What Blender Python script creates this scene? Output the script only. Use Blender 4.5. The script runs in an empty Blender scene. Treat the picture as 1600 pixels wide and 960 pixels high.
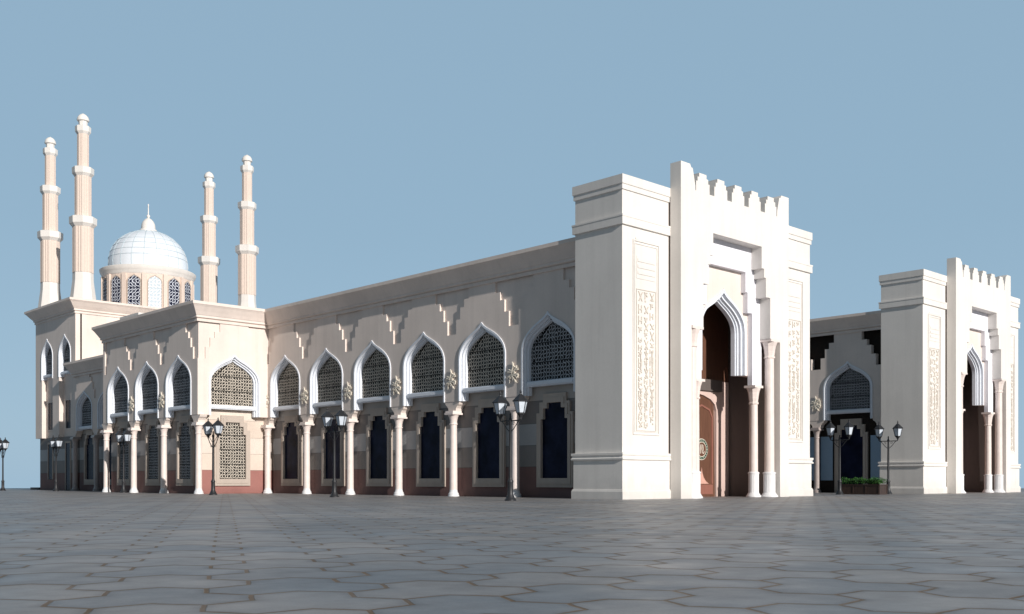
import bpy, math, random
from mathutils import Matrix, Vector
R = math.radians
random.seed(7)
scene = bpy.context.scene
COL = scene.collection

# ------------------------------------------------------------------ node helpers
def new_mat(name):
    m = bpy.data.materials.new(name); m.use_nodes = True
    nt = m.node_tree; b = nt.nodes['Principled BSDF']
    return m, nt, b
class N:
    """tiny expression helper for shader maths"""
    def __init__(s, nt): s.nt = nt
    def m(s, op, a, b=None, c=None):
        n = s.nt.nodes.new('ShaderNodeMath'); n.operation = op
        for i, v in enumerate((a, b, c)):
            if v is None: continue
            if isinstance(v, (int, float)): n.inputs[i].default_value = v
            else: s.nt.links.new(v, n.inputs[i])
        return n.outputs[0]
    def mix(s, f, a, b, blend='MIX'):
        n = s.nt.nodes.new('ShaderNodeMix'); n.data_type = 'RGBA'; n.blend_type = blend
        for k, v in ((0, f), (6, a), (7, b)):
            if isinstance(v, (int, float)): n.inputs[k].default_value = v
            elif isinstance(v, tuple): n.inputs[k].default_value = (*v, 1)
            else: s.nt.links.new(v, n.inputs[k])
        return n.outputs[2]
    def obj(s):
        n = s.nt.nodes.new('ShaderNodeTexCoord'); return n.outputs['Object']
    def pos(s):
        n = s.nt.nodes.new('ShaderNodeNewGeometry'); return n.outputs['Position']
    def sep(s, v):
        n = s.nt.nodes.new('ShaderNodeSeparateXYZ'); s.nt.links.new(v, n.inputs[0]); return n.outputs
    def comb(s, x, y, z=0.0):
        n = s.nt.nodes.new('ShaderNodeCombineXYZ')
        for i, v in enumerate((x, y, z)):
            if isinstance(v, (int, float)): n.inputs[i].default_value = v
            else: s.nt.links.new(v, n.inputs[i])
        return n.outputs[0]
    def noise(s, vec, scale, detail=4, rough=.55, stretch=None):
        if stretch:
            mp = s.nt.nodes.new('ShaderNodeMapping'); mp.inputs['Scale'].default_value = stretch
            s.nt.links.new(vec, mp.inputs[0]); vec = mp.outputs[0]
        n = s.nt.nodes.new('ShaderNodeTexNoise'); n.inputs['Scale'].default_value = scale
        n.inputs['Detail'].default_value = detail; n.inputs['Roughness'].default_value = rough
        s.nt.links.new(vec, n.inputs['Vector']); return n.outputs['Fac']
    def rng(s, v, a, b, c, d):
        n = s.nt.nodes.new('ShaderNodeMapRange')
        s.nt.links.new(v, n.inputs[0])
        for i, x in enumerate((a, b, c, d)): n.inputs[i + 1].default_value = x
        return n.outputs[0]
    def bump(s, h, strength, dist, bsdf):
        n = s.nt.nodes.new('ShaderNodeBump'); n.inputs['Strength'].default_value = strength
        n.inputs['Distance'].default_value = dist
        s.nt.links.new(h, n.inputs['Height']); s.nt.links.new(n.outputs[0], bsdf.inputs['Normal'])

def plaster(name, c, var=.10, rough=.8, streak=.10, joints=None):
    m, nt, b = new_mat(name); e = N(nt); p = e.pos()
    big = e.rng(e.noise(p, .35, 5), .3, .7, 1 - var, 1 + var * .4)
    st = e.rng(e.noise(p, 1.0, 5, .6, (2.2, 2.2, .12)), .45, .8, 1, 1 - streak)
    fine = e.rng(e.noise(p, 9, 5, .7), .25, .75, .965, 1.02)
    z = e.sep(p)[2]
    damp = e.rng(e.m('ADD', z, e.m('MULTIPLY', e.noise(p, 2.0, 4), 1.2)), .3, 1.7, .82, 1.0)
    f = e.m('MULTIPLY', e.m('MULTIPLY', big, st), e.m('MULTIPLY', fine, damp))
    col = e.mix(1.0, c, e.comb(f, f, f), 'MULTIPLY')
    nt.links.new(col, b.inputs['Base Color'])
    b.inputs['Roughness'].default_value = rough
    b.inputs['Specular IOR Level'].default_value = .25
    e.bump(e.noise(p, 30, 4, .7), .12, .01, b)
    return m
def plain(name, c, rough=.5, metal=0, spec=.5, var=.12, scale=6):
    m, nt, b = new_mat(name); e = N(nt); p = e.pos()
    f = e.rng(e.noise(p, scale, 4), .25, .75, 1 - var, 1 + var)
    nt.links.new(e.mix(1.0, c, e.comb(f, f, f), 'MULTIPLY'), b.inputs['Base Color'])
    b.inputs['Roughness'].default_value = rough; b.inputs['Metallic'].default_value = metal
    b.inputs['Specular IOR Level'].default_value = spec
    return m
def banded(name, bands, var=.1):
    """horizontal courses of dressed stone: [(top z, colour)...]"""
    m, nt, b = new_mat(name); e = N(nt); p = e.pos(); x, y, z = e.sep(p)
    col = bands[-1][1]
    cur = None
    for zt, c in reversed(bands[:-1]):
        f = e.m('LESS_THAN', z, zt)
        cur = e.mix(f, cur if cur is not None else col, c)
    g = e.rng(e.noise(p, .8, 5), .3, .7, 1 - var, 1 + var * .5)
    g2 = e.rng(e.noise(p, 14, 4, .7), .25, .75, .95, 1.03)
    jt = None
    for zt, c in bands[:-1]:
        d = e.m('LESS_THAN', e.m('ABSOLUTE', e.m('SUBTRACT', z, zt)), .014)
        jt = d if jt is None else e.m('MAXIMUM', jt, d)
    g = e.m('MULTIPLY', e.m('MULTIPLY', g, g2), e.m('SUBTRACT', 1, e.m('MULTIPLY', jt, .45)))
    g = e.m('MULTIPLY', g, e.rng(z, 0, .5, .8, 1.0))
    nt.links.new(e.mix(1.0, cur, e.comb(g, g, g), 'MULTIPLY'), b.inputs['Base Color'])
    b.inputs['Roughness'].default_value = .7
    b.inputs['Specular IOR Level'].default_value = .3
    e.bump(e.noise(p, 25, 4, .7), .1, .01, b)
    return m
def lattice(name, light, dark, cell=.185, lw=.145, row=.93):
    """carved geometric screen: curling strapwork over a dark opening (pattern in the panel's own x,z)"""
    m, nt, b = new_mat(name); e = N(nt); x, y, z = e.sep(e.obj())
    wa = e.m('MULTIPLY', e.m('SUBTRACT', e.noise(e.obj(), 2.6 / cell * .2, 2), .5), .9)
    wb = e.m('MULTIPLY', e.m('SUBTRACT', e.noise(e.obj(), 3.1 / cell * .2, 2), .5), .9)
    u = e.m('ADD', e.m('DIVIDE', x, cell), wa); v = e.m('ADD', e.m('DIVIDE', z, cell), wb)
    cu, cv = e.m('FLOOR', u), e.m('FLOOR', v)
    wn = nt.nodes.new('ShaderNodeTexWhiteNoise'); wn.noise_dimensions = '2D'
    nt.links.new(e.comb(e.m('ABSOLUTE', e.m('ADD', cu, .5)), cv), wn.inputs['Vector'])
    flip = e.m('GREATER_THAN', wn.outputs['Value'], .5)
    fu, fv = e.m('FRACT', u), e.m('FRACT', v)
    sg = e.m('SUBTRACT', 1, e.m('MULTIPLY', flip, 2))
    fu = e.m('ADD', flip, e.m('MULTIPLY', sg, fu))
    def ln(a, c): return e.m('SQRT', e.m('ADD', e.m('MULTIPLY', a, a), e.m('MULTIPLY', c, c)))
    d1 = e.m('ABSOLUTE', e.m('SUBTRACT', ln(fu, fv), .5))
    d2 = e.m('ABSOLUTE', e.m('SUBTRACT', ln(e.m('SUBTRACT', 1, fu), e.m('SUBTRACT', 1, fv)), .5))
    d = e.m('MINIMUM', d1, d2)
    on = e.rng(d, lw - .03, lw + .03, 1, 0)
    rz = e.m('FRACT', e.m('DIVIDE', z, row))
    gap = e.m('LESS_THAN', rz, .05)
    ax = e.m('ABSOLUTE', x)
    bar = e.m('LESS_THAN', ax, .035)
    on = e.m('MULTIPLY', on, e.m('SUBTRACT', 1, gap))
    on = e.m('MAXIMUM', on, e.m('MULTIPLY', bar, .25))
    nt.links.new(e.mix(on, dark, light), b.inputs['Base Color'])
    b.inputs['Roughness'].default_value = .75
    b.inputs['Specular IOR Level'].default_value = .15
    e.bump(on, .8, .04, b)
    return m
def paving():
    """interlocking winged slabs: columns of slabs with a peaked top edge, side lobes locking into the next column"""
    m, nt, b = new_mat('interlocking_paving'); e = N(nt); p = e.pos(); X, Y, Z = e.sep(p)
    wob = e.m('MULTIPLY', e.m('SUBTRACT', e.noise(p, 1.9, 3), .5), .05)
    wob2 = e.m('MULTIPLY', e.m('SUBTRACT', e.noise(p, 2.7, 3), .5), .05)
    H = e.m('ADD', e.m('ADD', e.m('ADD', e.m('MULTIPLY', X, .882), e.m('MULTIPLY', Y, -.471)), .471), wob)
    V = e.m('ADD', e.m('ADD', e.m('ADD', e.m('MULTIPLY', X, .471), e.m('MULTIPLY', Y, .882)), -8.41), wob2)
    LH, LV = .99, 1.08
    kf = e.m('FLOOR', e.m('DIVIDE', H, LH)); u = e.m('SUBTRACT', H, e.m('MULTIPLY', kf, LH))
    ph = e.m('FRACT', e.m('ADD', e.m('DIVIDE', V, LV), e.m('MULTIPLY', kf, .5)))
    t = e.m('MULTIPLY', e.m('ABSOLUTE', e.m('SUBTRACT', ph, .5)), 2)
    tr = e.m('DIVIDE', e.m('SUBTRACT', t, .5), .195)
    trc = e.m('MINIMUM', e.m('MAXIMUM', tr, -1), 1)
    xb = e.m('ADD', .495, e.m('MULTIPLY', trc, .155))
    du = e.m('SUBTRACT', u, xb)
    ramp = e.m('LESS_THAN', e.m('ABSOLUTE', tr), 1.0)
    d1 = e.m('MULTIPLY', e.m('ABSOLUTE', du), e.m('SUBTRACT', 1, e.m('MULTIPLY', ramp, .44)))
    col = e.m('ADD', kf, e.m('GREATER_THAN', du, 0))
    hh = e.m('ABSOLUTE', e.m('SUBTRACT', H, e.m('MULTIPLY', col, LH)))
    peak = e.m('MULTIPLY', e.m('MAXIMUM', e.m('SUBTRACT', 1, e.m('DIVIDE', hh, .34)), 0), .18)
    w = e.m('ADD', e.m('DIVIDE', e.m('SUBTRACT', e.m('SUBTRACT', V, peak), .705), LV), e.m('MULTIPLY', col, .5))
    wr = e.m('FRACT', w)
    d2 = e.m('MULTIPLY', e.m('MINIMUM', wr, e.m('SUBTRACT', 1, wr)), LV * .9)
    d2 = e.m('ADD', d2, e.m('MULTIPLY', e.m('GREATER_THAN', hh, .35), 1.0))
    edge = e.m('MINIMUM', d1, d2)
    jn = e.m('ADD', edge, e.m('MULTIPLY', e.m('SUBTRACT', e.noise(p, 14, 3), .5), .012))
    joint = e.rng(jn, .014, .022, 1, 0)
    wn = nt.nodes.new('ShaderNodeTexWhiteNoise'); wn.noise_dimensions = '2D'
    nt.links.new(e.comb(col, e.m('ADD', e.m('FLOOR', w), .5)), wn.inputs['Vector'])
    patch = e.m('ADD', e.m('MULTIPLY', wn.outputs['Value'], .75), e.rng(e.noise(p, .5, 4), .3, .7, -.15, .4))
    patch = e.m('MINIMUM', e.m('MAXIMUM', patch, 0), 1)
    tone = e.mix(patch, PAVE_A, PAVE_B)
    g = e.m('MULTIPLY', e.rng(e.noise(p, 3.0, 6, .65), .3, .7, .86, 1.1), e.rng(e.noise(p, .22, 5), .3, .7, .80, 1.14))
    g = e.m('MULTIPLY', g, e.rng(edge, .02, .10, .78, 1.0))
    g = e.m('MULTIPLY', g, e.rng(e.noise(p, 55, 3, .7), .3, .7, .91, 1.08))
    tone = e.mix(1.0, tone, e.comb(g, g, g), 'MULTIPLY')
    gr = e.mix(e.noise(p, 1.7, 3), (.20, .115, .045), (.095, .058, .028))
    nt.links.new(e.mix(joint, tone, gr), b.inputs['Base Color'])
    nt.links.new(e.rng(e.noise(p, 1.1, 4), .3, .7, .38, .64), b.inputs['Roughness'])
    b.inputs['Specular IOR Level'].default_value = .35
    h = e.m('ADD', e.m('MULTIPLY', joint, -1.0), e.m('MULTIPLY', e.noise(p, 12, 5, .6), .3))
    e.bump(h, .35, .02, b)
    return m
def wood(name, c1, c2):
    m, nt, b = new_mat(name); e = N(nt); p = e.pos()
    f = e.noise(p, 3.0, 6, .65, (6, 6, .35))
    nt.links.new(e.mix(e.rng(f, .3, .7, 0, 1), c1, c2), b.inputs['Base Color'])
    b.inputs['Roughness'].default_value = .45
    e.bump(f, .2, .01, b)
    return m

PAVE_A = (.215, .230, .250); PAVE_B = (.325, .303, .290)
M = {}
M['cream'] = plaster('cream_plaster', (.80, .705, .645))
M['white'] = plaster('white_plaster', (.795, .762, .725), var=.07, streak=.09)
M['lilac'] = plaster('cool_white_plaster', (.80, .80, .86), var=.05, streak=.04)
M['frame'] = plain('white_painted_stone', (.76, .795, .86), .5, var=.05)
M['marble'] = plain('pinkish_marble', (.80, .70, .655), .35, var=.08, scale=3)
M['marble_white'] = plain('white_marble', (.82, .82, .83), .35, var=.06, scale=3)
M['marble_grey'] = plain('grey_brown_marble', (.42, .36, .34), .35, var=.1, scale=3)
M['bands'] = banded('striped_stone_shaded', [(1.5, (.20, .115, .105)), (2.55, (.25, .235, .225)), (3.6, (.43, .435, .44)), (4.7, (.225, .208, .20)), (99, (.45, .42, .39))])  # shaded copy of the courses, darkened in the colour itself
M['bands_lit'] = banded('striped_stone_sunlit', [(1.5, (.34, .155, .135)), (2.55, (.68, .58, .50)), (3.6, (.70, .61, .54)), (4.7, (.66, .56, .48)), (99, (.72, .63, .55))])  # sunlit copy of the same courses, lighter in the colour
M['dark'] = plain('dark_hollow_shade', (.030, .024, .021), .9, spec=.1)  # near-black tone stands in for the shade of deep hollows
M['surround'] = plaster('tan_stone_surround', (.52, .445, .385), var=.08)
M['glass'] = plain('dark_navy_glass', (.011, .014, .034), .25, spec=.06, var=.75, scale=1.1)
M['blue'] = plain('painted_sky_blue', (.31, .44, .58), .3, var=.03)  # sky tone painted on panels, for gaps through the open gallery
M['lattice'] = lattice('carved_screen', (.60, .545, .47), (.022, .021, .02))
M['lattice_shaded'] = lattice('carved_screen_shaded', (.42, .43, .45), (.012, .012, .014))  # greyer copy for screens in shade, the shade put into the colour
M['lattice_navy'] = lattice('navy_screen', (.62, .66, .74), (.006, .008, .03), cell=.30, lw=.12, row=1.2)
M['lattice_white'] = lattice('white_screen', (.86, .90, .94), (.50, .58, .64), cell=.30, lw=.15, row=1.2)
M['gilt'] = plain('pale_gilt_stone', (.76, .70, .60), .5)
M['glyph'] = plain('sandstone_relief', (.62, .57, .51), .7)
M['dome'] = plain('white_dome_cladding', (.75, .80, .86), .30, var=.03, scale=.6)
M['seam'] = plain('grey_seam', (.47, .56, .61), .5)
M['flute'] = plain('peach_fluted_stone', (.70, .58, .505), .7, var=.06)
M['iron'] = plain('black_cast_iron', (.035, .036, .04), .45, metal=.3)
M['lamp_glass'] = plain('frosted_lamp_glass', (.62, .68, .76), .12, var=.08, scale=9)
M['door'] = wood('brown_carved_wood', (.095, .042, .026), (.17, .08, .05))
M['door_red'] = wood('red_brown_wood', (.25, .10, .075), (.31, .14, .105))
M['salmon'] = plain('salmon_inlay', (.62, .36, .29), .5)
M['green'] = plain('dark_green_enamel', (.02, .075, .05), .4)
M['porch'] = plaster('shaded_porch_plaster', (.13, .108, .10), var=.1)  # shade inside the porch is put into this dark tone
M['porch_pink'] = plaster('pink_door_surround', (.66, .50, .45), var=.08)
M['planter'] = wood('dark_planter_wood', (.035, .024, .02), (.07, .042, .032))
M['soil'] = plain('dark_soil', (.03, .022, .016), .95)
M['kerb'] = plain('dark_kerb_stone', (.055, .058, .062), .8)
mleaf, nt, b = new_mat('shrub_leaf'); e = N(nt)
rnd = nt.nodes.new('ShaderNodeNewGeometry').outputs['Random Per Island']
nt.links.new(e.mix(rnd, (.025, .095, .022), (.085, .23, .05)), b.inputs['Base Color']); b.inputs['Roughness'].default_value = .5
M['leaf'] = mleaf
M['pave'] = paving()

# ------------------------------------------------------------------ mesh builder
class MB:
    def __init__(s, mtx=None): s.v = []; s.f = []; s.M = mtx or Matrix()
    def at(s, mtx): s.M = mtx; return s
    def add(s, vs, fs):
        o = len(s.v)
        s.v += [tuple(s.M @ Vector(p)) for p in vs]
        s.f += [tuple(i + o for i in f) for f in fs]
        return s
    def box(s, x0, x1, y0, y1, z0, z1):
        vs = [(x, y, z) for z in (z0, z1) for y in (y0, y1) for x in (x0, x1)]
        return s.add(vs, [(0, 2, 3, 1), (4, 5, 7, 6), (0, 1, 5, 4), (2, 6, 7, 3), (0, 4, 6, 2), (1, 3, 7, 5)])
    def prism(s, pts, y0, y1):
        """polygon in local x,z (any order) pushed from depth y0 to y1"""
        ar = sum(pts[i][0] * pts[(i + 1) % len(pts)][1] - pts[(i + 1) % len(pts)][0] * pts[i][1] for i in range(len(pts)))
        if ar < 0: pts = pts[::-1]
        n = len(pts)
        vs = [(x, y0, z) for x, z in pts] + [(x, y1, z) for x, z in pts]
        fs = [tuple(range(n)), tuple(range(2 * n - 1, n - 1, -1))]
        fs += [(i, n + i, n + (i + 1) % n, (i + 1) % n) for i in range(n)]
        return s.add(vs, fs)
    def poly(s, pts, y):
        ar = sum(pts[i][0] * pts[(i + 1) % len(pts)][1] - pts[(i + 1) % len(pts)][0] * pts[i][1] for i in range(len(pts)))
        if ar < 0: pts = pts[::-1]
        return s.add([(x, y, z) for x, z in pts], [tuple(range(len(pts)))])
    def ring(s, outer, inner, y0, y1):
        """stepped surround between two outlines with equal point counts; front at y0, back at y1"""
        n = len(outer)
        vs = [(x, y0, z) for x, z in outer] + [(x, y0, z) for x, z in inner] + [(x, y1, z) for x, z in outer] + [(x, y1, z) for x, z in inner]
        fs = []
        for i in range(n):
            j = (i + 1) % n
            fs += [(i, n + i, n + j, j), (i, j, 2 * n + j, 2 * n + i), (n + i, 3 * n + i, 3 * n + j, n + j)]
        return s.add(vs, fs)
    def lathe(s, prof, n=24, cx=0, cy=0, phase=0):
        vs = []; fs = []; k = len(prof)
        for r, z in prof:
            for i in range(n):
                a = phase + 2 * math.pi * i / n
                vs.append((cx + r * math.cos(a), cy + r * math.sin(a), z))
        for j in range(k - 1):
            for i in range(n):
                i2 = (i + 1) % n
                fs.append((j * n + i, j * n + i2, (j + 1) * n + i2, (j + 1) * n + i))
        fs.append(tuple(range(n - 1, -1, -1))); fs.append(tuple((k - 1) * n + i for i in range(n)))
        return s.add(vs, fs)
    def tube(s, path, r, n=8):
        path = [Vector(p) for p in path]; rings = []
        rr = r if isinstance(r, (list, tuple)) else [r] * len(path)
        for i, p in enumerate(path):
            d = (path[min(i + 1, len(path) - 1)] - path[max(i - 1, 0)]).normalized()
            up = Vector((0, 0, 1)) if abs(d.z) < .95 else Vector((1, 0, 0))
            a = d.cross(up).normalized(); c = a.cross(d)
            rings.append([p + (a * math.cos(t) + c * math.sin(t)) * rr[i] for t in (2 * math.pi * k / n for k in range(n))])
        vs = [tuple(v) for q in rings for v in q]; fs = []
        for j in range(len(rings) - 1):
            for i in range(n):
                i2 = (i + 1) % n
                fs.append((j * n + i, (j + 1) * n + i, (j + 1) * n + i2, j * n + i2))
        fs.append(tuple(range(n))); fs.append(tuple(len(vs) - n + i for i in range(n - 1, -1, -1)))
        return s.add(vs, fs)
    def cornice(s, path, prof, closed=False):
        """profile (outward, z) swept along a plan polyline with mitres; outward is to the right of travel"""
        P = [Vector((x, y)) for x, y in path]; n = len(P); offs = []
        for i in range(n):
            dirs = []
            if i > 0 or closed: dirs.append((P[i] - P[i - 1]).normalized())
            if i < n - 1 or closed: dirs.append((P[(i + 1) % n] - P[i]).normalized())
            ns = [Vector((d.y, -d.x)) for d in dirs]
            if len(ns) == 2:
                mm = (ns[0] + ns[1]); mm = mm / (mm.length_squared / 2) if mm.length > 1e-6 else ns[0]
            else: mm = ns[0]
            offs.append(mm)
        k = len(prof); vs = []; fs = []
        for i in range(n):
            for o, z in prof:
                q = P[i] + offs[i] * o; vs.append((q.x, q.y, z))
        for i in range(n if closed else n - 1):
            i2 = (i + 1) % n
            for j in range(k - 1):
                fs.append((i * k + j, i2 * k + j, i2 * k + j + 1, i * k + j + 1))
        if not closed:
            fs.append(tuple(range(k))); fs.append(tuple((n - 1) * k + j for j in range(k - 1, -1, -1)))
        return s.add(vs, fs)
    def sweep(s, outline, prof):
        """moulding along an open outline in x,z: profile (inward offset, depth y)"""
        n = len(outline); k = len(prof); vs = []; fs = []
        nr = normals(outline)
        for i in range(n):
            for o, y in prof:
                vs.append((outline[i][0] + nr[i][0] * o, y, outline[i][1] + nr[i][1] * o))
        for i in range(n - 1):
            for j in range(k - 1):
                fs.append((i * k + j, i * k + j + 1, (i + 1) * k + j + 1, (i + 1) * k + j))
        fs.append(tuple(range(k))); fs.append(tuple((n - 1) * k + j for j in range(k - 1, -1, -1)))
        return s.add(vs, fs)
    def mesh(s, name, mat, smooth=0):
        me = bpy.data.meshes.new(name); me.from_pydata(s.v, [], s.f); me.update()
        me.materials.append(mat)
        if smooth:
            for p in me.polygons: p.use_smooth = True
            me.set_sharp_from_angle(angle=R(smooth))
        return me
    def build(s, name, mat, parent=None, smooth=0, mtx=None):
        return link(name, s.mesh(name, mat, smooth), parent, mtx)
def normals(pts):
    out = []; n = len(pts)
    for i in range(n):
        ns = []
        for a, c in ((i - 1, i), (i, i + 1)):
            if a < 0 or c >= n: continue
            dx, dz = pts[c][0] - pts[a][0], pts[c][1] - pts[a][1]; L = math.hypot(dx, dz) or 1
            ns.append((dz / L, -dx / L))          # inward for an outline going up the left side and down the right
        if len(ns) == 2:
            mx, mz = ns[0][0] + ns[1][0], ns[0][1] + ns[1][1]; q = (mx * mx + mz * mz) / 2
            q = max(q, .6); out.append((mx / q, mz / q))
        else: out.append(ns[0])
    return out
def offset(pts, o):
    nr = normals(pts); return [(p[0] + q[0] * o, p[1] + q[1] * o) for p, q in zip(pts, nr)]
def link(name, data, parent=None, mtx=None):
    o = bpy.data.objects.new(name, data); COL.objects.link(o)
    if parent is not None: o.parent = parent
    if mtx is not None: o.matrix_local = mtx
    return o
def tag(o, label, cat, group=None, kind=None):
    if label: o['label'] = label
    if cat: o['category'] = cat
    if group: o['group'] = group
    if kind: o['kind'] = kind
    return o
def thing(name, loc, label, cat, group=None, rz=0):
    o = link(name, None); o.location = loc; o.rotation_euler = (0, 0, rz); o.empty_display_size = .3
    return tag(o, label, cat, group)
def copy_tree(o, parent=None):
    c = o.copy(); COL.objects.link(c); c.parent = parent
    for ch in list(o.children): copy_tree(ch, c)
    return c
def face(x, y, rot=0): return Matrix.Translation((x, y, 0)) @ Matrix.Rotation(rot, 4, 'Z')
def T(x, y=0, z=0): return Matrix.Translation((x, y, z))
WEST = -math.pi / 2      # a wall whose front looks towards -X

# ------------------------------------------------------------------ architectural vocabulary
ARCH = [(1, 0), (.975, .14), (.92, .27), (.83, .39), (.71, .50), (.57, .60), (.42, .685), (.28, .755), (.15, .825), (.06, .89), (0, .95)]
def _smooth(P, n=3):
    out = []
    for i in range(len(P) - 1):
        p0, p1, p2, p3 = P[max(i - 1, 0)], P[i], P[i + 1], P[min(i + 2, len(P) - 1)]
        for j in range(n):
            t = j / n
            out.append(tuple(.5 * (2 * p1[q] + (p2[q] - p0[q]) * t + (2 * p0[q] - 5 * p1[q] + 4 * p2[q] - p3[q]) * t * t + (3 * p1[q] - p0[q] - 3 * p2[q] + p3[q]) * t ** 3) for q in (0, 1)))
    return out + [P[-1]]
ARCH = _smooth(ARCH)
def arch(hw, z0, zp, k=1.0):
    """keel arch outline, left foot up over the point and down to the right foot"""
    zs = zp - .95 * hw * k
    L = [(-hw, z0)] + [(-x * hw, zs + z * hw * k) for x, z in ARCH]
    return L + [(-x, z) for x, z in L[-2::-1]]
FRAME = [(-.07, .0), (-.07, -.05), (.03, -.05), (.04, .09), (.125, .09), (.135, .22), (.22, .22), (.23, .42)]
def window_upper(parent, mtx, hw, z0, zsill, zp, lat='lattice', k=1.0, zfoot=None):
    A = arch(hw, z0, zp, k)
    w = MB().sweep(arch(hw, zfoot or z0, zp, k), FRAME).build('arched_window', M['frame'], parent, mtx=mtx)
    sb = MB().box(-hw + .14, hw - .14, .12, .42, zsill - .26, zsill)
    sb.box(-hw + .2, hw - .2, .06, .12, zsill - .2, zsill - .05)
    sb.build('sill', M['frame'], w)
    I = offset(A, .225); I = [(x, max(z, zsill)) for x, z in I]
    MB().poly(I, .37).build('carved_screen', M[lat], w)
    return w
def stepped(h, z): # h=(h1,h2,h3) from the top down, z=(z0 bottom, z1, z2, z3 top)
    h1, h2, h3 = h; z0, z1, z2, z3 = z
    L = [(-h3, z0), (-h3, z1), (-h2, z1), (-h2, z2), (-h1, z2), (-h1, z3)]
    return L + [(-x, q) for x, q in reversed(L)]
def window_lower(parent, mtx, mat='glass', z0=.94, sill=.5, name='stepped_window', pane='pane', s=1.0, surround='surround'):
    out = stepped((.76 * s, 1.0 * s, 1.2 * s), (sill, 4.08, 4.6, 5.0)); inn = stepped((.47 * s, .72 * s, .89 * s), (z0, 3.78, 4.3, 4.56))
    w = MB().ring(out, inn, -.13, .0)
    o2 = stepped((.64 * s, .88 * s, 1.07 * s), (sill + .16, 3.95, 4.47, 4.8))
    w.ring(o2, inn, -.165, -.13)
    w = w.build(name, M[surround], parent, mtx=mtx)
    MB().poly(inn, -.012).build(pane, M[mat], w)
    return w
COLP = [(.30, 0), (.30, .07), (.27, .10), (.285, .14), (.235, .20), (.215, .26), (.205, .34)]
def column(parent, mtx, mat='marble', base='marble_white', h=4.47):
    c = MB().lathe([(.205, .30), (.20, 1.4), (.185, 3.4), (.18, h - .70)], 20).build('column', M[mat], parent, 40, mtx)
    MB().lathe(COLP, 20).build('base', M[base], c, 40)
    cap = MB().lathe([(.215, h - .72), (.225, h - .69), (.215, h - .66), (.185, h - .65), (.195, h - .5), (.235, h - .32), (.30, h - .2)], 20)
    cap.box(-.34, .34, -.34, .34, h - .2, h - .1).box(-.30, .30, -.30, .30, h - .1, h)
    cap.build('capital', M[mat], c, 40)
    return c
def emblem(parent, mtx, name='emblem', disc=False):
    rr = random.Random(3); mb = MB()
    if disc:
        mb.M = Matrix.Rotation(R(90), 4, 'X'); mb.lathe([(.40, -.02), (.40, .03), (.34, .05), (.0, .05)], 24); mb.M = Matrix()
    for i in range(11):
        a = math.pi * 2 * i / 11 + rr.uniform(-.15, .15); L = rr.uniform(.34, .50); bend = rr.uniform(-.25, .25)
        pts = []
        for t in (0.06, .3, .6, .85, 1.0):
            aa = a + bend * t * t
            pts.append((math.cos(aa) * L * t * .82 + .05 * math.sin(7 * t + i), -.06, math.sin(aa) * L * t * (1.2 if i % 2 else .95)))
        mb.tube(pts, [.03, .042, .038, .045, .02], 6)
        aa = a + bend + .5
        p = pts[-2]; mb.tube([p, (p[0] + .12 * math.cos(aa), -.06, p[2] + .12 * math.sin(aa))], [.035, .015], 6)
    for i in range(14):
        a = rr.uniform(0, 6.28); d = rr.uniform(.1, .38)
        mb.box(math.cos(a) * d - .03, math.cos(a) * d + .03, -.09, .0, math.sin(a) * d - .03, math.sin(a) * d + .03)
    return mb.build(name, M['gilt'], parent, 0, mtx)
def cprof(zt, o=.6):
    return [(-.02, zt - 1.16), (.08, zt - 1.16), (.08, zt - 1.0), (.03, zt - .985), (.16, zt - .93), (.16, zt - .80), (.19, zt - .78), (o * .5, zt - .58), (o * .8, zt - .30), (o * .95, zt - .19), (o, zt - .18), (o, zt), (-.5, zt)]
TH, GD = .53, .095        # thickness of the upper wall, depth of the stepped relief
def wall_bay(mb, mtx, cx, x0, x1, hw, zb, zp, zt, gable=True, dz=0, k=1.0, back=True, thick=None):
    """one bay of the overhanging upper wall: arched opening, stepped relief above it"""
    A = [(cx + x, z) for x, z in arch(hw, zb, zp, k)]
    mb.at(mtx)
    if back: mb.prism([(x0, zb)] + A + [(x1, zb), (x1, zt), (x0, zt)], GD, TH)
    if gable:
        st = [(2.0, 8.45), (2.0, 9.2), (1.68, 9.2), (1.68, 9.8), (1.37, 9.8), (1.37, 10.2), (1.0, 10.2), (1.0, zt - dz)]
        st = [(h, z + dz) for h, z in st]
        P = [(x0, zb)] + A + [(x1, zb), (x1, st[0][1])] + [(cx + h, z) for h, z in st] + [(cx - h, z) for h, z in reversed(st)] + [(x0, st[0][1])]
    else:
        P = [(x0, zb)] + A + [(x1, zb), (x1, zt), (x0, zt)]
    mb.prism(P, 0, thick or GD)
def corbel(mb, mtx):
    mb.at(mtx)
    mb.prism([(-.29, 4.47), (.29, 4.47), (.31, 4.60), (.40, 4.72), (.52, 4.80), (.60, 4.949), (-.60, 4.949), (-.52, 4.80), (-.40, 4.72), (-.31, 4.60)], .02, .50)

# ------------------------------------------------------------------ ground
g = MB(); n = 96
g.add([(128 * math.cos(2 * math.pi * i / n), 128 * math.sin(2 * math.pi * i / n), 0) for i in range(n)], [tuple(range(n))])
tag(g.build('plaza_ground', M['pave']), 'wide plaza of blue-grey interlocking paving slabs with brown joints', 'ground', kind='structure')
tag(MB().box(33.6, 39.0, 97.4, 99.6, 0, .22).build('low_kerb', M['kerb']), 'low dark stone kerb on the ground beyond the domed hall', 'kerb')

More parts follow.
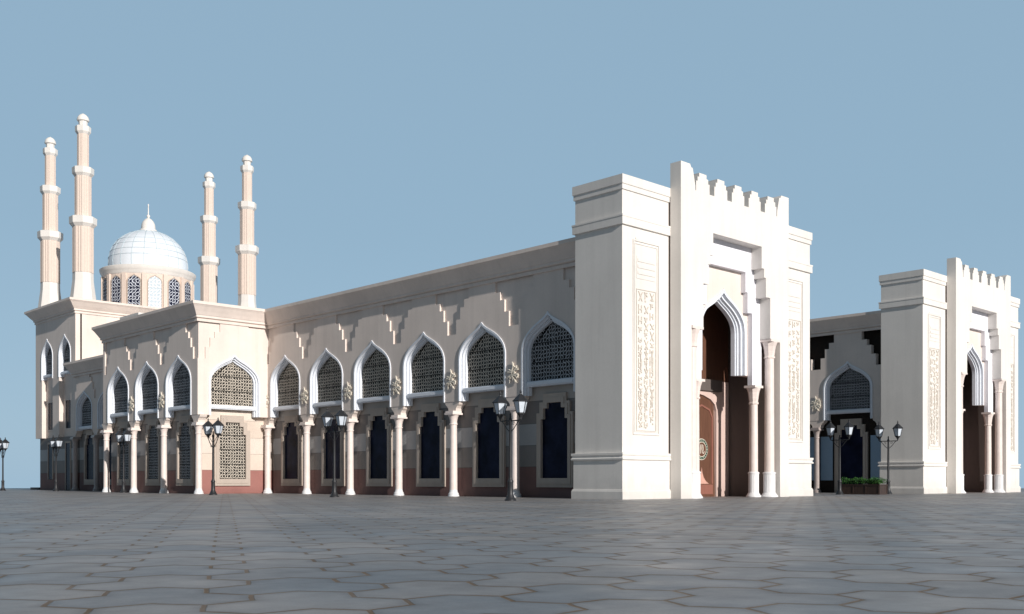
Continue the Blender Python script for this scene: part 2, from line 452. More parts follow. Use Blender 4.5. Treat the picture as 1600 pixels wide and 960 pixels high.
# ------------------------------------------------------------------ long arcaded wings
BAY = 4.70
def arcade_wing(loc, label, bays, dark):
    root = thing('arcaded_wing', loc, label, 'building', None)
    F = face(0, 0, WEST)                     # local x runs towards -Y, local y into the building
    zt, zb, zp, hw = 10.85, 4.95, 8.76, 1.72
    L = BAY * bays; x_near = 0.0             # root stands at the near end of the wall line
    up = MB(); body = MB(); rec = MB()
    for i in range(bays):
        c = -(i + .5) * BAY
        if dark:
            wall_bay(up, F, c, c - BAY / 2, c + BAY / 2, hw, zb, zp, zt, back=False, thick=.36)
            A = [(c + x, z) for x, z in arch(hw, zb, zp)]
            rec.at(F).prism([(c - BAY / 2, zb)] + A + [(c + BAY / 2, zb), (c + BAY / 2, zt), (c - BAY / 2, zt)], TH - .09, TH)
        else:
            wall_bay(up, F, c, c - BAY / 2, c + BAY / 2, hw, zb, zp, zt)
        corbel(up, F @ T(c - BAY / 2))
    corbel(up, F @ T(-.0))
    up.build('upper_wall', M['cream'], root)
    if dark: rec.build('recess_shade_sheet', M['dark'], root)  # dark sheet stands in for the unlit hollow behind the relief
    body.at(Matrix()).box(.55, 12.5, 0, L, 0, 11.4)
    body.build('lower_wall', M['dark'] if dark else M['bands'], root)  # dark wing: near-black wall colour in place of the gallery's shade
    MB().cornice([(0, L + .02), (0, -.3)], cprof(11.9, .56)).build('cornice', M['cream'], root)
    MB().box(.3, 12.9, 0, L, 11.45, 11.88).build('roof', M['cream'], root)
    for i in range(bays):
        c = -(i + .5) * BAY
        window_upper(root, F @ T(c), hw, zb, 5.62, zp, 'lattice_shaded' if (i == 0 or dark) else 'lattice')
        if dark:
            window_lower(root, F @ T(c, .55), 'glass', .02, .0, 'stepped_doorway', 'dark_opening')
            for s in (-1, 1):
                p = MB().box(s * 1.9 - .52, s * 1.9 + .52, .50, .545, .85, 3.85)
                p.build('sky_gap_panel', M['blue'], root, mtx=F @ T(c))  # added panel painted as sky seen through the gallery
        else:
            window_lower(root, F @ T(c, .55))
    for i in range(bays + 1):
        y = -i * BAY
        if i > 0 or not dark:
            column(root, F @ T(y, .12), 'marble_grey' if dark else 'marble', 'marble_grey' if dark else 'marble_white')
        if 0 < i < bays + 1:
            emblem(root, F @ T(y, .0, 6.05), disc=dark)
    return root
arcade_wing((35.1, 32.05, 0), 'long cream wing with six tall arched windows above dark windows and pinkish columns', 6, False)
arcade_wing((64.3, 32.5, 0), 'shaded wing with black recesses and a single visible arched window, behind the planter', 3, True)

# ------------------------------------------------------------------ corner pavilion
def pavilion():
    root = thing('corner_pavilion', (30.2, 60.05, 0), 'cream pavilion jutting out at the far end of the long wing, with patterned lower screens', 'building')
    zt, zb, zp, hw = 10.86, 4.95, 8.76, 1.72
    S = face(0, 0, 0)                         # sunlit face, local x towards +X
    W = face(0, 0, WEST)                      # shaded face, local x towards -Y
    up = MB()
    wall_bay(up, S, 2.52, .3, 5.0, hw, zb, zp, zt)
    up.at(S).box(0.0, .3, .0, .3, zb, 8.45).box(GD + .002, .62, GD + .002, .62, zb, zt)
    for i in range(3):
        c = -(.3 + (i + .5) * 4.65)
        wall_bay(up, W, c, c - 4.65 / 2, c + 4.65 / 2, hw, zb, zp, zt)
        corbel(up, W @ T(c - 4.65 / 2))
    corbel(up, W @ T(-.3))
    up.at(W).box(-14.55, -14.25, 0, TH, zb, zt)
    up.build('upper_wall', M['cream'], root)
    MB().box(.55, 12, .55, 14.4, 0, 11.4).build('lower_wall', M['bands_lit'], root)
    # thin facing gives the long face the courses with shade in their colour
    MB().box(.535, .55, .56, 14.4, 0, 5.6).build('shaded_courses_facing', M['bands'], root)
    MB().cornice([(12, 14.55), (0, 14.55), (0, 0), (5.3, 0)], cprof(11.91)).build('cornice', M['cream'], root)
    MB().box(.3, 12, .3, 14.3, 11.45, 11.89).build('roof', M['cream'], root)
    window_upper(root, S @ T(2.52), hw, zb, 5.62, zp)
    window_lower(root, S @ T(2.62, .55), 'lattice', s=1.05)
    for i in range(3):
        c = -(.3 + (i + .5) * 4.65)
        window_upper(root, W @ T(c), hw, zb, 5.62, zp, 'lattice_shaded')
        window_lower(root, W @ T(c, .535), 'lattice_shaded')
    for i in range(4):
        y = -(.3 + i * 4.65)
        column(root, W @ T(y, .22 if i == 0 else .12))
        if 0 < i < 3: emblem(root, W @ T(y, 0, 6.05))
    return root
pavilion()

# ------------------------------------------------------------------ low link wing
def link_wing():
    root = thing('link_wing', (32.95, 74.6, 0), 'lower shaded wing with two arched windows, between the pavilion and the domed hall', 'building')
    W = face(0, 0, WEST); zt, zb, zp, hw, b = 9.55, 4.95, 8.1, 1.62, 4.45
    up = MB()
    for i in range(3):
        c = -(i - .12 + .5) * b
        wall_bay(up, W, c, c - b / 2, c + b / 2, hw, zb, zp, zt, dz=-1.0, k=.9)
        corbel(up, W @ T(c - b / 2))
    up.build('upper_wall', M['cream'], root)
    MB().box(.55, 12, -.2, 13.0, 0, 10.2).build('lower_wall', M['bands'], root)
    MB().cornice([(1.2, 13.0), (0, 13.0), (0, -.3)], cprof(10.6)).build('cornice', M['cream'], root)
    MB().box(.3, 12, -.2, 12.8, 10.2, 10.58).build('roof', M['cream'], root)
    for i in range(3):
        c = -(i - .12 + .5) * b
        window_upper(root, W @ T(c), hw, zb, 5.3, zp, 'lattice_shaded', .9)
        window_lower(root, W @ T(c, .55))
    for i in range(1, 4): column(root, W @ T(-(i - .12) * b, .12), 'marble_grey', 'marble_grey')
    # raised roof block with its own cornice
    rb = MB().box(2.6, 12, 5.6, 8.2, 10.5, 13.3).build('roof_block', M['white'], root)
    MB().cornice([(12, 8.2), (2.6, 8.2), (2.6, 5.6), (12, 5.6)], [(o * .8, z) for o, z in cprof(14.15)]).build('block_cornice', M['white'], rb)
    return root
link_wing()

# ------------------------------------------------------------------ domed hall
def hall():
    root = thing('prayer_hall', (33.2, 87.75, 0), 'tall cream hall carrying the dome, with two high arched niches on its shaded side', 'building')
    W = face(0, 0, WEST); D = 9.3
    up = MB(); zt, zb, zp, hw = 14.95, 4.6, 13.2, 1.3
    cs = [-2.35, -6.45]
    xs = [(-4.4, 0), (-D, -4.4)]
    for c, (x0, x1) in zip(cs, xs): wall_bay(up, W, c, x0, x1, hw, zb, zp, zt, gable=False, k=1.25)
    up.at(Matrix()).box(.40, 18.3, 0, D, zb, 15.4)
    up.build('upper_wall', M['cream'], root)
    MB().box(.30, 18, .25, D - .25, 0, zb).build('lower_wall', M['bands'], root)
    MB().cornice([(18.3, D), (0, D), (0, 0), (18.3, 0)], cprof(16.0, .75), True).build('cornice', M['cream'], root)
    MB().box(.2, 18.1, .2, D - .2, 15.4, 15.97).build('roof', M['cream'], root)
    for c in cs:
        w = window_upper(root, W @ T(c), hw, zb, 10.2, zp, 'lattice_shaded', 1.25, 9.75)
        q = MB().at(Matrix()).ring([(-.82, 5.2), (-.82, 7.85), (.82, 7.85), (.82, 5.2)], [(-.72, 5.32), (-.72, 7.72), (.72, 7.72), (.72, 5.32)], .34, .40).build('square_window', M['cream'], root, mtx=W @ T(c))
        MB().poly([(-.72, 5.32), (-.72, 7.72), (.72, 7.72), (.72, 5.32)], .388).build('pane', M['glass'], q)
    for c, z0 in ((-2.35, .02), (-6.45, .95)):
        q = MB().ring([(-.62, z0), (-.62, 4.2), (.62, 4.2), (.62, z0)], [(-.5, z0), (-.5, 4.05), (.5, 4.05), (.5, z0)], .24, .30).build('door' if z0 < .1 else 'ground_window', M['surround'], root, mtx=W @ T(c))
        MB().poly([(-.5, z0), (-.5, 4.05), (.5, 4.05), (.5, z0)], .29).build('pane', M['glass'], q)
    return root
hall()

# ------------------------------------------------------------------ dome
def dome():
    cx, cy = 42.0, 93.3; q = .92
    def pr(L): return [(r * q, z) for r, z in L]
    root = thing('dome', (cx, cy, 15.7), 'white panelled dome on a round windowed drum, on the hall roof', 'dome')
    MB().lathe(pr([(4.3, 0), (4.3, 3.95)]), 64).build('drum', M['flute'], root, 30)
    MB().lathe(pr([(4.3, 3.72), (4.4, 3.82), (4.42, 3.95), (4.5, 4.05), (4.60, 4.22), (4.64, 4.42), (4.55, 4.48), (3.85, 4.52)]), 72).build('rim', M['white'], root, 40)
    prof = pr([(3.72, 4.48), (3.80, 4.75), (3.84, 5.1), (3.80, 5.6), (3.66, 6.15), (3.40, 6.7), (3.02, 7.2), (2.5, 7.65), (1.88, 8.0), (1.2, 8.24), (.78, 8.34)])
    d = MB().lathe(prof, 72).build('shell', M['dome'], root, 60)
    seam = MB()
    for i in range(20):
        a = 2 * math.pi * i / 20 + .1
        seam.tube([(math.cos(a) * (r + .004), math.sin(a) * (r + .004), z) for r, z in prof], .028, 5)
    for r, z in (prof[3], prof[4], prof[5], prof[6], prof[8]):
        seam.tube([(math.cos(2 * math.pi * i / 72) * (r + .004), math.sin(2 * math.pi * i / 72) * (r + .004), z) for i in range(73)], .025, 5)
    seam.build('seam', M['seam'], d)
    ln = MB().lathe([(r * .95, z - .16) for r, z in [(.82, 8.42), (.84, 8.55), (.80, 8.66), (.66, 8.70), (.67, 8.9), (.64, 9.15), (.52, 9.42), (.34, 9.62), (.14, 9.74), (.08, 9.78)]], 32).build('lantern', M['white'], root, 45)
    MB().lathe([(r, z - .16) for r, z in [(.07, 9.74), (.10, 9.82), (.17, 9.92), (.17, 9.98), (.09, 10.06), (.055, 10.1), (.045, 10.9), (.07, 10.95), (.06, 11.02), (.01, 11.1)]], 12).build('finial', M['white'], ln, 45)
    for i in range(14):
        a = 2 * math.pi * i / 14 + R(-29.06)
        mt = Matrix.Rotation(a, 4, 'Z') @ T(0, -4.3 * q, 0)
        MB().box(-.19, .19, -.17, .1, 0, 3.74).build('pilaster', M['flute'], root, mtx=mt)
        mt = Matrix.Rotation(a + math.pi / 14, 4, 'Z') @ T(0, -4.3 * q, 0)
        A = arch(.56, .3, 3.55, 1.0)
        w = MB().sweep(A, [(-.08, .08), (-.08, -.05), (.0, -.05), (.02, .08)]).build('drum_window', M['surround'], root, mtx=mt)
        MB().poly(A, -.015).build('screen', M['lattice_white'] if i == 0 else M['lattice_navy'], w)
    return root
dome()

# ------------------------------------------------------------------ minarets
def minaret_proto(label):
    root = thing('minaret', (0, 0, 0), label, 'minaret', 'four banded minarets on the hall roof')
    ph = R(22.5)
    MB().lathe([(1.10, 0), (1.06, .4), (.86, 2.0), (.84, 2.75)], 8, phase=ph).build('foot', M['white'], root)
    def fluted(r, z0, z1):
        m = MB(); prof = []
        n = 96; vs = []; fs = []
        for z in (z0, z1):
            for i in range(n):
                a = 2 * math.pi * i / n
                oc = math.cos(math.pi / 8) / math.cos(((a - ph) % (math.pi / 4)) - math.pi / 8)
                rr = r * oc * (1 - .045 * (.5 - .5 * math.cos(4 * math.pi * i / n * 12)))
                vs.append((rr * math.cos(a), rr * math.sin(a), z))
        fs = [(i, (i + 1) % n, n + (i + 1) % n, n + i) for i in range(n)]
        fs += [tuple(range(n - 1, -1, -1)), tuple(range(n, 2 * n))]
        return m.add(vs, fs)
    for r, z0, z1 in ((.90, 2.72, 6.6), (.71, 7.45, 11.0), (.50, 11.75, 14.7)):
        fluted(r, z0, z1).build('shaft', M['flute'], root)
    def band(r, z, s):
        q = [(r * .93, z - .95 * s), (r * .98, z - .55 * s), (r * 1.05, z - .5 * s), (r * 1.36, z - .22 * s), (r * 1.38, z + .38 * s), (r * 1.1, z + .46 * s), (r * .8, z + .5 * s)]
        return MB().lathe(q, 8, phase=ph).build('balcony', M['white'], root)
    band(.82, 7.1, .95); band(.65, 11.4, .85); band(.47, 15.0, .75)
    MB().lathe([(.34, 15.3), (.38, 15.72), (.40, 15.8)], 8, phase=ph).build('neck', M['white'], root)
    MB().lathe([(.40, 15.76), (.50, 15.80), (.505, 15.90), (.46, 16.08), (.34, 16.26), (.17, 16.38), (.06, 16.42), (.02, 16.47)], 16).build('cap', M['white'], root, 40)
    return root
MINS = [((34.7, 90.0), 1.0, 'tallest looking minaret, nearest of the four, at the front corner of the hall roof'),
        ((34.1, 96.0), .957, 'minaret left of all others, partly shadowed, on the back corner of the hall roof'),
        ((50.2, 89.7), .985, 'minaret standing right of the other three, above the pavilion cornice'),
        ((49.6, 96.2), .965, 'shortest looking minaret, just right of the dome and half shadowed')]
proto = None
for (x, y), s, lab in MINS:
    if proto is None: o = proto = minaret_proto(lab)
    else: o = copy_tree(proto); o['label'] = lab
    o.location = (x, y, 15.97); o.scale = (s, s, s)

# ------------------------------------------------------------------ entrance gateway
def glyph_panel(seed, x0, x1, z0, z1):
    """rows of angular lettering in raised strokes: three narrow columns"""
    rr = random.Random(seed); mb = MB(); w = (x1 - x0) / 3
    for c in range(3):
        z = z1; cx = x0 + c * w
        while z > z0 + .3:
            t = (z1 - z) / (z1 - z0)
            dense = .25 + .75 * min(1, t * 1.4)
            h = rr.choice((.2, .26, .34, .42))
            k = rr.random()
            y0, y1 = -.035, .01
            a, b_ = cx + .05, cx + w - .05
            if k < .45:                       # hooked stroke
                mb.box(a, b_ - .06, y0, y1, z - .05, z); mb.box(a + .05, a + .10, y0, y1, z - h * .75, z - .05)
                mb.prism([(a + .1, z - .05), (b_ - .03, z - h * .45), (b_ - .09, z - h * .5), (a + .1, z - .11)], y0, y1)
            elif k < .75:
                mb.box(a, a + .05, y0, y1, z - h, z); mb.box(b_ - .1, b_ - .05, y0, y1, z - h * .8, z - .03)
                mb.box(a + .05, b_ - .1, y0, y1, z - h * .55, z - h * .55 + .05)
            else:
                mb.prism([(a, z), (a + .06, z), (b_, z - h), (b_ - .07, z - h)], y0, y1)
                mb.prism([(b_ - .03, z - .02), (b_, z - .05), (a + .08, z - h), (a + .02, z - h)], y0 - .006, y1)
            if rr.random() < dense:
                q = rr.uniform(a, b_ - .08); mb.box(q, q + .07, y0 - .004, y1, z - h - .02, z - h + .05)
            z -= h + rr.uniform(.05, .14) * (1.6 - dense)
        if True:
            for zz, hh in ((z0 + (z1 - z0) * .58, .9), (z0 + (z1 - z0) * .30, .8)):
                mb.prism([(cx + w * .45, zz), (cx + w * .55, zz), (cx + w * .6, zz - hh), (cx + w * .5, zz - hh)], -.045, .01)
    return mb
def tower_shape(mb, x0, x1, d):
    mb.box(x0, x1, 0, d, 1.9, 13.6)
    mb.box(x0 - .06, x1 + .06, -.06, d + .06, .40, 1.75)
def ringbox(mb, x0, x1, d, o, z0, z1): mb.box(x0 - o, x1 + o, -o, d + o, z0, z1)
def gateway(label):
    root = thing('entrance_gateway', (42.25, 29.3, 0), label, 'gateway', 'twin crenellated entrance gateways')
    D = 2.78
    for k, (x0, x1) in enumerate(((-7.75, -4.502), (4.502, 7.75))):
        t = MB(); tower_shape(t, x0, x1, D)
        ringbox(t, x0, x1, D, .13, 0, .33); t.cornice([(x1, D), (x0, D), (x0, 0), (x1, 0)], [(.06, .33), (.13, .33), (.085, .43), (.06, .44)], True)
        tw = t.build('tower', M['white'], root)
        loop = [(x1, D), (x0, D), (x0, 0), (x1, 0)]
        MB().cornice(loop, [(-.02, 1.72), (.14, 1.74), (.15, 1.80), (.10, 1.84), (.10, 1.90), (.14, 1.95), (.14, 2.04), (-.02, 2.06)], True).build('dado_moulding', M['white'], tw)
        MB().cornice(loop, [(-.02, 11.97), (.10, 11.98), (.10, 12.30), (.12, 12.33), (.12, 12.40), (-.02, 12.41)], True).build('string_course', M['white'], tw)
        MB().cornice(loop, [(-.02, 13.50), (.06, 13.51), (.06, 13.72), (.10, 13.75), (.10, 14.14), (-1.0, 14.14)], True).build('parapet', M['white'], tw)
        MB().box(x0 + .9, x1 - .9, .9, D - .9, 13.6, 14.05).build('tower_roof', M['white'], tw)
        c = (x0 + x1) / 2
        p = MB()
        def fr(h, za, zb_, wd, y): p.ring([(c - h, za), (c - h, zb_), (c + h, zb_), (c + h, za)], [(c - h + wd, za + wd), (c - h + wd, zb_ - wd), (c + h - wd, zb_ - wd), (c + h - wd, za + wd)], y, .0)
        fr(.92, 2.85, 11.45, .07, -.045); fr(.80, 2.97, 11.30, .04, -.03)
        p.box(c - .74, c + .74, -.05, 0, 11.45, 11.53)
        pn = p.build('panel_frame', M['white'], tw)
        pl = MB()
        pl.box(c - .66, c + .66, -.02, 0, 9.75, 10.75)
        for zz in (9.95, 10.22, 10.50): pl.box(c - .60, c + .60, -.045, -.02, zz, zz + .14)
        pl.build('plaque', M['white'], tw)
        glyph_panel(11 + k, c - .60, c + .60, 3.05, 9.2).build('inscription', M['glyph'], tw)
        br = MB().ring([(c - .68, 3.02), (c - .68, 9.3), (c + .68, 9.3), (c + .68, 3.02)], [(c - .65, 3.05), (c - .65, 9.27), (c + .65, 9.27), (c + .65, 3.05)], -.03, 0).build('inscription_border', M['glyph'], tw)
    # crenellated screen wall
    st = [(3.7, 0), (3.7, 7.93), (2.8, 7.93), (2.8, 9.95), (2.42, 9.95), (2.42, 10.9), (2.25, 10.9), (2.25, 11.34), (2.03, 11.34), (2.03, 12.4)]
    top = [(-4.5, 15.27), (-3.82, 15.27), (-3.72, 15.12), (-3.62, 15.12), (-3.42, 14.35), (-3.42, 14.14)]
    for cx in (-2.84, -1.42, 0, 1.42, 2.84):
        m = [(.52, 14.14), (.52, 14.60), (.41, 14.60), (.41, 14.81), (.28, 14.81), (.28, 15.0)]
        top += [(cx - h, z) for h, z in m] + [(cx + h, z) for h, z in reversed(m)]
    top += [(3.42, 14.14), (3.42, 14.35), (3.62, 15.12), (3.72, 15.12), (3.82, 15.27), (4.5, 15.27)]
    P = [(-4.5, 0)] + [(-h, z) for h, z in st] + [(h, z) for h, z in reversed(st)] + [(4.5, 0)] + top[::-1]
    sc = MB().prism(P, -.7, -.10).build('crenellated_screen', M['white'], root)
    body = MB()
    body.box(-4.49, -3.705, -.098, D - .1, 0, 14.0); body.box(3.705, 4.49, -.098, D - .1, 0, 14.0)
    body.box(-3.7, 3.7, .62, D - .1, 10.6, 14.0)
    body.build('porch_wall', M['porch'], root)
    # second, set-back stepped plane
    sb = [(2.12, 5.6), (2.12, 9.17), (1.71, 9.17), (1.71, 10.17), (1.53, 10.17), (1.53, 11.16)]
    P = [(-2.95, 5.6)] + [(-h, z) for h, z in sb] + [(h, z) for h, z in reversed(sb)] + [(2.95, 5.6), (2.95, 7.9), (3.6, 7.9), (3.6, 12.9), (-3.6, 12.9), (-3.6, 7.9), (-2.95, 7.9)]
    MB().prism(P, -.15 + .055, .18).build('stepped_panel', M['lilac'], root)
    # innermost plane with the keel arch
    A = arch(1.84, 6.07, 10.08, 1.06)
    P = [(-2.7, 6.07)] + A + [(2.7, 6.07), (2.7, 11.8), (-2.7, 11.8)]
    MB().prism(P, .185, .60).build('arch_panel', M['cream'], root)
    fr = [(-.06, .19), (-.06, .11), (.07, .11), (.08, .27), (.19, .27), (.20, .40), (.26, .42), (.27, .52), (.33, .52), (.34, .75), (-.02, .75)]
    MB().sweep(A, fr).build('arch_frame', M['frame'], root)
    # columns
    def big(x, y, h, r):
        c = MB().lathe([(r, 1.2), (r * .97, 3), (r * .92, h - .9)], 24).build('column', M['marble'], root, 40, T(x, y))
        pd = MB(); n = 80
        vs = []
        for z in (.18, 1.16):
            for i in range(n):
                q = r * 1.2 * (1 - .06 * (i % 5 == 0)); a = 2 * math.pi * i / n
                vs.append((q * math.cos(a), q * math.sin(a), z))
        pd.add(vs, [(i, (i + 1) % n, n + (i + 1) % n, n + i) for i in range(n)])
        pd.lathe([(r * 1.18, 1.15), (r * 1.32, 1.17), (r * 1.32, 1.23), (r * 1.05, 1.27)], 24)
        pd.lathe([(r * 1.75, 0), (r * 1.75, .06), (r * 1.5, .12), (r * 1.3, .2), (r * 1.2, .22)], 24)
        pd.build('pedestal', M['marble_white'], c, 30)
        cp = MB().lathe([(r * .95, h - .95), (r * 1.15, h - .92), (r * 1.15, h - .85), (r * .98, h - .82), (r * 1.12, h - .62), (r * 1.12, h - .58), (r * 1.3, h - .34), (r * 1.62, h - .14), (r * 1.62, h - .12)], 8, phase=R(22.5))
        cp.box(-r * 1.7, r * 1.7, -r * 1.5, r * 1.5, h - .12, h)
        cp.build('capital', M['marble'], c, 0)
    for s in (-1, 1):
        big(s * 3.25, -.36, 7.92, .25); big(s * 2.45, .04, 5.59, .215)
    # back wall and double door
    MB().box(-3.7, 3.7, 2.4, D - .1, 0, 6.0).build('back_wall', M['porch_pink'], root)
    MB().box(-3.7, 3.7, 2.42, D - .1, 6.0, 10.6).build('upper_back_wall', M['door'], root)
    DA = [(-2.38, 0), (-2.38, 4.45), (-2.25, 4.75), (-1.9, 5.0), (-1.3, 5.18), (-.6, 5.28), (0, 5.3)]; DA = DA + [(-x, z) for x, z in DA[-2::-1]]
    MB().sweep(DA, [(-.42, .0), (-.42, -.16), (.0, -.16), (.02, .0)]).build('door_surround', M['porch_pink'], root, mtx=T(0, 2.4))
    MB().box(-2.7, 2.7, 2.10, 2.4, 5.42, 6.0).build('door_shade_band', M['porch'], root)  # dark beam stands in for the shaded band above the door
    us = arch(1.6, 6.02, 9.6, 1.0)
    MB().prism(us, 2.33, 2.4).build('wooden_tympanum', M['door'], root)
    for s in (-1, 1):
        half = [(x, z) for x, z in DA if x * s >= 0]
        half = [(s * .012, 0), (s * 2.36, 0)] + [(s * abs(x), z - .02) for x, z in sorted(((abs(x), z) for x, z in half), key=lambda q: -q[0]) if abs(x) < 2.3 and abs(x) > .1] + [(s * .012, 5.27)]
        dl = MB().prism(half, 2.33, 2.40).build('door', M['door'], root)
        bx = MB()
        c = s * 1.19
        bx.box(c - .95, c + .95, 2.29, 2.33, .12, .62)
        bx.build('kick_panel', M['door_red'], dl)
        og = [(c - .62, .66), (c - .35, .80), (c - .16, 1.0), (c - .05, 1.25), (c, 1.5), (c + .05, 1.25), (c + .16, 1.0), (c + .35, .80), (c + .62, .66)]
        MB().prism(og, 2.295, 2.33).build('inlay', M['salmon'], dl)
        am = [(c - .95, .66), (c - .95, 4.1), (c - .7, 4.5), (c, 4.72), (c + .7, 4.5), (c + .95, 4.1), (c + .95, .66)]
        MB().sweep(am, [(.0, 2.33), (.0, 2.29), (.09, 2.29), (.10, 2.33)]).build('door_panel_moulding', M['door_red'], dl)
        rot = T(c, 2.33, 2.42) @ Matrix.Rotation(R(90), 4, 'X')
        md = MB(rot).lathe([(.55, 0), (.55, .02), (.53, .03), (.51, .03)], 40).build('medallion', M['gilt'], dl)
        MB(rot).lathe([(.515, .0), (.515, .034), (.38, .034), (.38, .0)], 40).build('green_ring', M['green'], md)
        MB(rot).lathe([(.39, .0), (.39, .038), (.36, .04), (.355, .0)], 40).build('inner_ring', M['gilt'], md)
        MB(rot).lathe([(.356, .0), (.356, .034)], 40).build('centre_disc', M['door'], md)
        em = MB(rot)
        for q in range(20):
            a = 2 * math.pi * q / 20; em.box(.45 * math.cos(a) - .02, .45 * math.cos(a) + .02, .45 * math.sin(a) - .02, .45 * math.sin(a) + .02, .03, .042)
        em.tube([(-.10, -.22, .03), (-.13, 0, .03), (-.09, .25, .03)], .025, 6); em.tube([(.02, .26, .03), (.0, 0, .03), (.05, -.18, .03), (.14, -.22, .03), (.2, -.1, .03)], .025, 6)
        em.tube([(.1, .22, .03), (.13, .05, .03), (.11, -.08, .03)], .02, 6)
        em.build('monogram', M['gilt'], md)
    return root
gw = gateway('nearer of two white crenellated gateways, at the front end of the long wing')
g2 = copy_tree(gw); g2.location = (42.25 + 29.2, 29.4, 0)
g2['label'] = 'smaller looking crenellated gateway at the far right, beside the shaded wing'

# ------------------------------------------------------------------ street lamps
def lamp_proto(label, style):
    root = thing('street_lamp', (0, 0, 0), label, 'street lamp', 'twin lantern street lamps on the plaza')
    MB().lathe([(.24, 0), (.24, .05), (.20, .09), (.17, .16), (.13, .24), (.115, .30), (.11, .72), (.125, .76), (.125, .80), (.085, .86), (.075, .92)], 14).build('base', M['iron'], root, 40)
    pt = 3.36 if style == 'T' else 3.5
    MB().lathe([(.066, .88), (.062, 2.0), (.052, pt - .15), (.07, pt - .12), (.07, pt - .04), (.04, pt), (.03, pt + .10), (.045, pt + .14), (.01, pt + .2)], 12).build('pole', M['iron'], root, 40)
    for s in (-1, 1):
        a = MB(); S = .6 * s
        if style == 'T':
            a.tube([(0, 0, 3.24), (0, S * .5, 3.25), (0, S * .95, 3.25), (0, S, 3.30)], .026, 7)
            a.tube([(0, s * .04, 2.80), (0, S * .35, 2.93), (0, S * .62, 3.12), (0, S * .8, 3.23)], .018, 6)
            cx, cz, r0 = S * .33, 3.12, .09
            a.tube([(0, cx + r0 * (1 - t / 9) * math.cos(t * .9) * s, cz + r0 * (1 - t / 9) * math.sin(t * .9)) for t in range(9)], .011, 5)
        else:
            a.tube([(0, s * .03, 2.72), (0, S * .35, 2.86), (0, S * .70, 3.05), (0, S * .95, 3.28), (0, S, 3.42)], .024, 7)
            a.tube([(0, s * .04, 3.05), (0, S * .3, 3.12), (0, S * .6, 3.28), (0, S * .9, 3.40)], .016, 6)
            cx, cz, r0 = S * .45, 2.80, .09
            a.tube([(0, cx + r0 * (1 - t / 9) * math.cos(t * .9) * s, cz + r0 * (1 - t / 9) * math.sin(t * .9)) for t in range(9)], .011, 5)
        a.build('arm', M['iron'], root)
        la = MB()
        ph = R(30)
        la.lathe([(.03, 3.28), (.05, 3.36), (.10, 3.44), (.165, 3.50), (.175, 3.55)], 6, phase=ph)
        la.lathe([(.335, 3.99), (.345, 4.02), (.30, 4.06), (.19, 4.17), (.09, 4.27), (.055, 4.29), (.05, 4.31)], 6, phase=ph)
        for i in range(6):
            t = ph + math.pi / 3 * i
            la.tube([(.178 * math.cos(t), .178 * math.sin(t), 3.53), (.29 * math.cos(t), .29 * math.sin(t), 4.0)], .013, 5)
        lo = la.build('lantern', M['iron'], root, 0, T(0, S))
        MB().lathe([(.165, 3.545), (.275, 3.995)], 6, phase=ph).build('glass', M['lamp_glass'], lo)
        MB().lathe([(.04, 4.29), (.03, 4.33), (.05, 4.37), (.03, 4.41), (.012, 4.48)], 8).build('finial', M['iron'], lo, 40)
    return root
LAMPS = [('T', 42.0, 797.5, 'lamp with straight crossbar nearest the camera, in front of the last window before the gateway'),
         ('T', 51.4, 522.5, 'lamp with straight crossbar in front of the middle of the long wing'),
         ('T', 61.7, 1312, 'lamp with straight crossbar left of the planter'),
         ('T', 63.4, 1388, 'lamp with straight crossbar behind the right end of the planter'),
         ('V', 60.0, 333, 'lamp with upswept arms against the sunlit pavilion screen'),
         ('V', 71.4, 193, 'lamp with upswept arms in front of the shaded side of the pavilion'),
         ('V', 82.3, 87.5, 'lamp with upswept arms in front of the domed hall'),
         ('V', 87.0, 4.5, 'lamp at the left picture edge, standing alone against the sky')]
F_PX, HOR = 1618.0, 752.0
def ground_at(d, px):      # survey: distance along the view axis and bearing -> plan position
    r = (px - 800) / F_PX * d
    return (.7243 * r + .6894 * d, -.6894 * r + .7243 * d)
protos = {}
for st, d, px, lab in LAMPS:
    if st not in protos: o = protos[st] = lamp_proto(lab, st)
    else: o = copy_tree(protos[st]); o['label'] = lab
    x, y = ground_at(d, px); o.location = (x, y, 0)

# ------------------------------------------------------------------ planter
pl = thing('planter', (57.8, 29.3, 0), 'dark brown wooden planter box between two street lamps', 'planter')
b = MB().box(0, .95, 0, 2.5, .04, .54).box(-.03, .98, -.03, 2.53, .54, .60).box(-.02, .97, -.02, 2.52, 0, .07)
for i in range(4): b.box(-.02, .0, .02 + i * .815, .09 + i * .815 - .03, .07, .54)
b.box(.0, .07, -.02, 0, .07, .54).box(.88, .95, -.02, 0, .07, .54)
b.build('box', M['planter'], pl)
MB().box(.05, .90, .05, 2.45, .56, .605).build('soil', M['soil'], pl)
lf = MB(); rr = random.Random(5)
for i in range(3600):
    x = rr.uniform(.02, .93); y = rr.uniform(.0, 2.5)
    hgt = .27 + .05 * math.sin(y * 5.1 + 1) * math.sin(x * 6) + .04 * math.sin(y * 11)
    z = .60 + max(.03, hgt) * rr.uniform(.2, 1.25)
    a = rr.uniform(0, 6.28); t = rr.uniform(-.6, 1.0); L = rr.uniform(.05, .10); w = L * .38
    d = Vector((math.cos(a) * math.cos(t), math.sin(a) * math.cos(t), math.sin(t))); sd = Vector((-math.sin(a), math.cos(a), rr.uniform(-.3, .3)))
    p = Vector((x, y, z)); q = [p, p + d * L * .5 + sd * w, p + d * L, p + d * L * .5 - sd * w]
    lf.add([tuple(v) for v in q], [(0, 1, 2, 3)])
o = lf.build('shrub', M['leaf']); o.location = (57.8, 29.3, 0)
tag(o, 'low bright green leafy shrub filling the wooden planter', 'shrub')

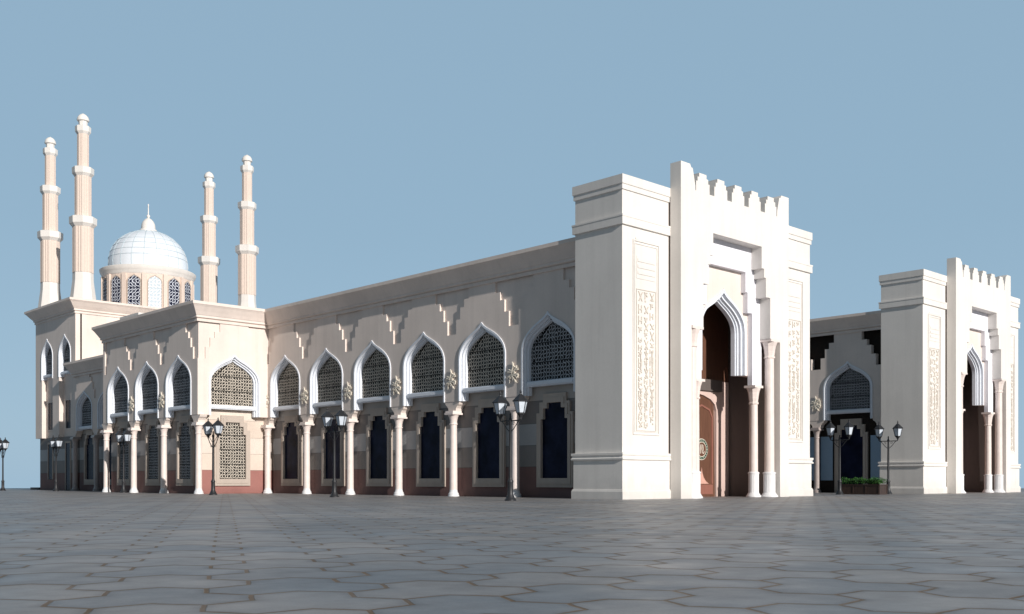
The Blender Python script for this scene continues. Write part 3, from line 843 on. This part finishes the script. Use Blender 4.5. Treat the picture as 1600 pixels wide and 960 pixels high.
# ------------------------------------------------------------------ light, sky, camera
EL, AZ = R(20), R(8)
sd = Vector((-math.sin(AZ) * math.cos(EL), -math.cos(AZ) * math.cos(EL), math.sin(EL)))   # towards the sun
su = bpy.data.lights.new('sun', 'SUN'); su.energy = 4.5; su.angle = R(.5); su.color = (1, .945, .885)
so = bpy.data.objects.new('sun', su); COL.objects.link(so); so.rotation_euler = sd.to_track_quat('Z', 'Y').to_euler()
so.location = (0, 0, 60)
w = bpy.data.worlds.new('World'); scene.world = w; w.use_nodes = True
nt = w.node_tree; bg = nt.nodes['Background']; e = N(nt)
sky = nt.nodes.new('ShaderNodeTexSky'); sky.sky_type = 'NISHITA'; sky.sun_disc = False
sky.sun_elevation = EL; sky.sun_rotation = math.atan2(sd.x, sd.y)
tc = nt.nodes.new('ShaderNodeTexCoord'); zz = e.sep(tc.outputs['Generated'])[2]
rp = nt.nodes.new('ShaderNodeValToRGB'); nt.links.new(e.rng(zz, -.05, .75, 0, 1), rp.inputs[0])
cr = rp.color_ramp; cr.elements[0].position = 0; cr.elements[0].color = (.375, .55, .71, 1)
cr.elements[1].position = 1; cr.elements[1].color = (.30, .453, .60, 1)
q = cr.elements.new(.35); q.color = (.315, .482, .632, 1)
# sky dimmed overhead and behind the camera to cut fill light on shaded walls
dx, dy, dz = e.sep(tc.outputs['Generated'])
fwd = e.m('ADD', e.m('MULTIPLY', dx, .69), e.m('MULTIPLY', dy, .72))
fill_dim = e.m('MULTIPLY', e.rng(fwd, -.25, .45, .36, 1.0), e.rng(dz, .45, .85, 1.0, .42))
nish = e.mix(1.0, sky.outputs[0], (.06, .06, .06), 'MULTIPLY')
nt.links.new(e.mix(1.0, e.mix(.12, rp.outputs[0], nish), e.comb(fill_dim, fill_dim, fill_dim), 'MULTIPLY'), bg.inputs[0]); bg.inputs[1].default_value = 1.0

cam = bpy.data.cameras.new('camera'); co = bpy.data.objects.new('camera', cam); COL.objects.link(co)
co.location = (0, 0, .8); co.rotation_euler = (R(90), 0, -math.atan2(.6894, .7243))
cam.sensor_width = 36; cam.lens = F_PX / 1600 * 36; cam.shift_y = (HOR - 480) / 1600
cam.clip_end = 2000; cam.clip_start = .05
scene.camera = co
scene.view_settings.view_transform = 'Standard'; scene.view_settings.look = 'None'
scene.view_settings.exposure = 0; scene.view_settings.gamma = 1
scene.render.film_transparent = False
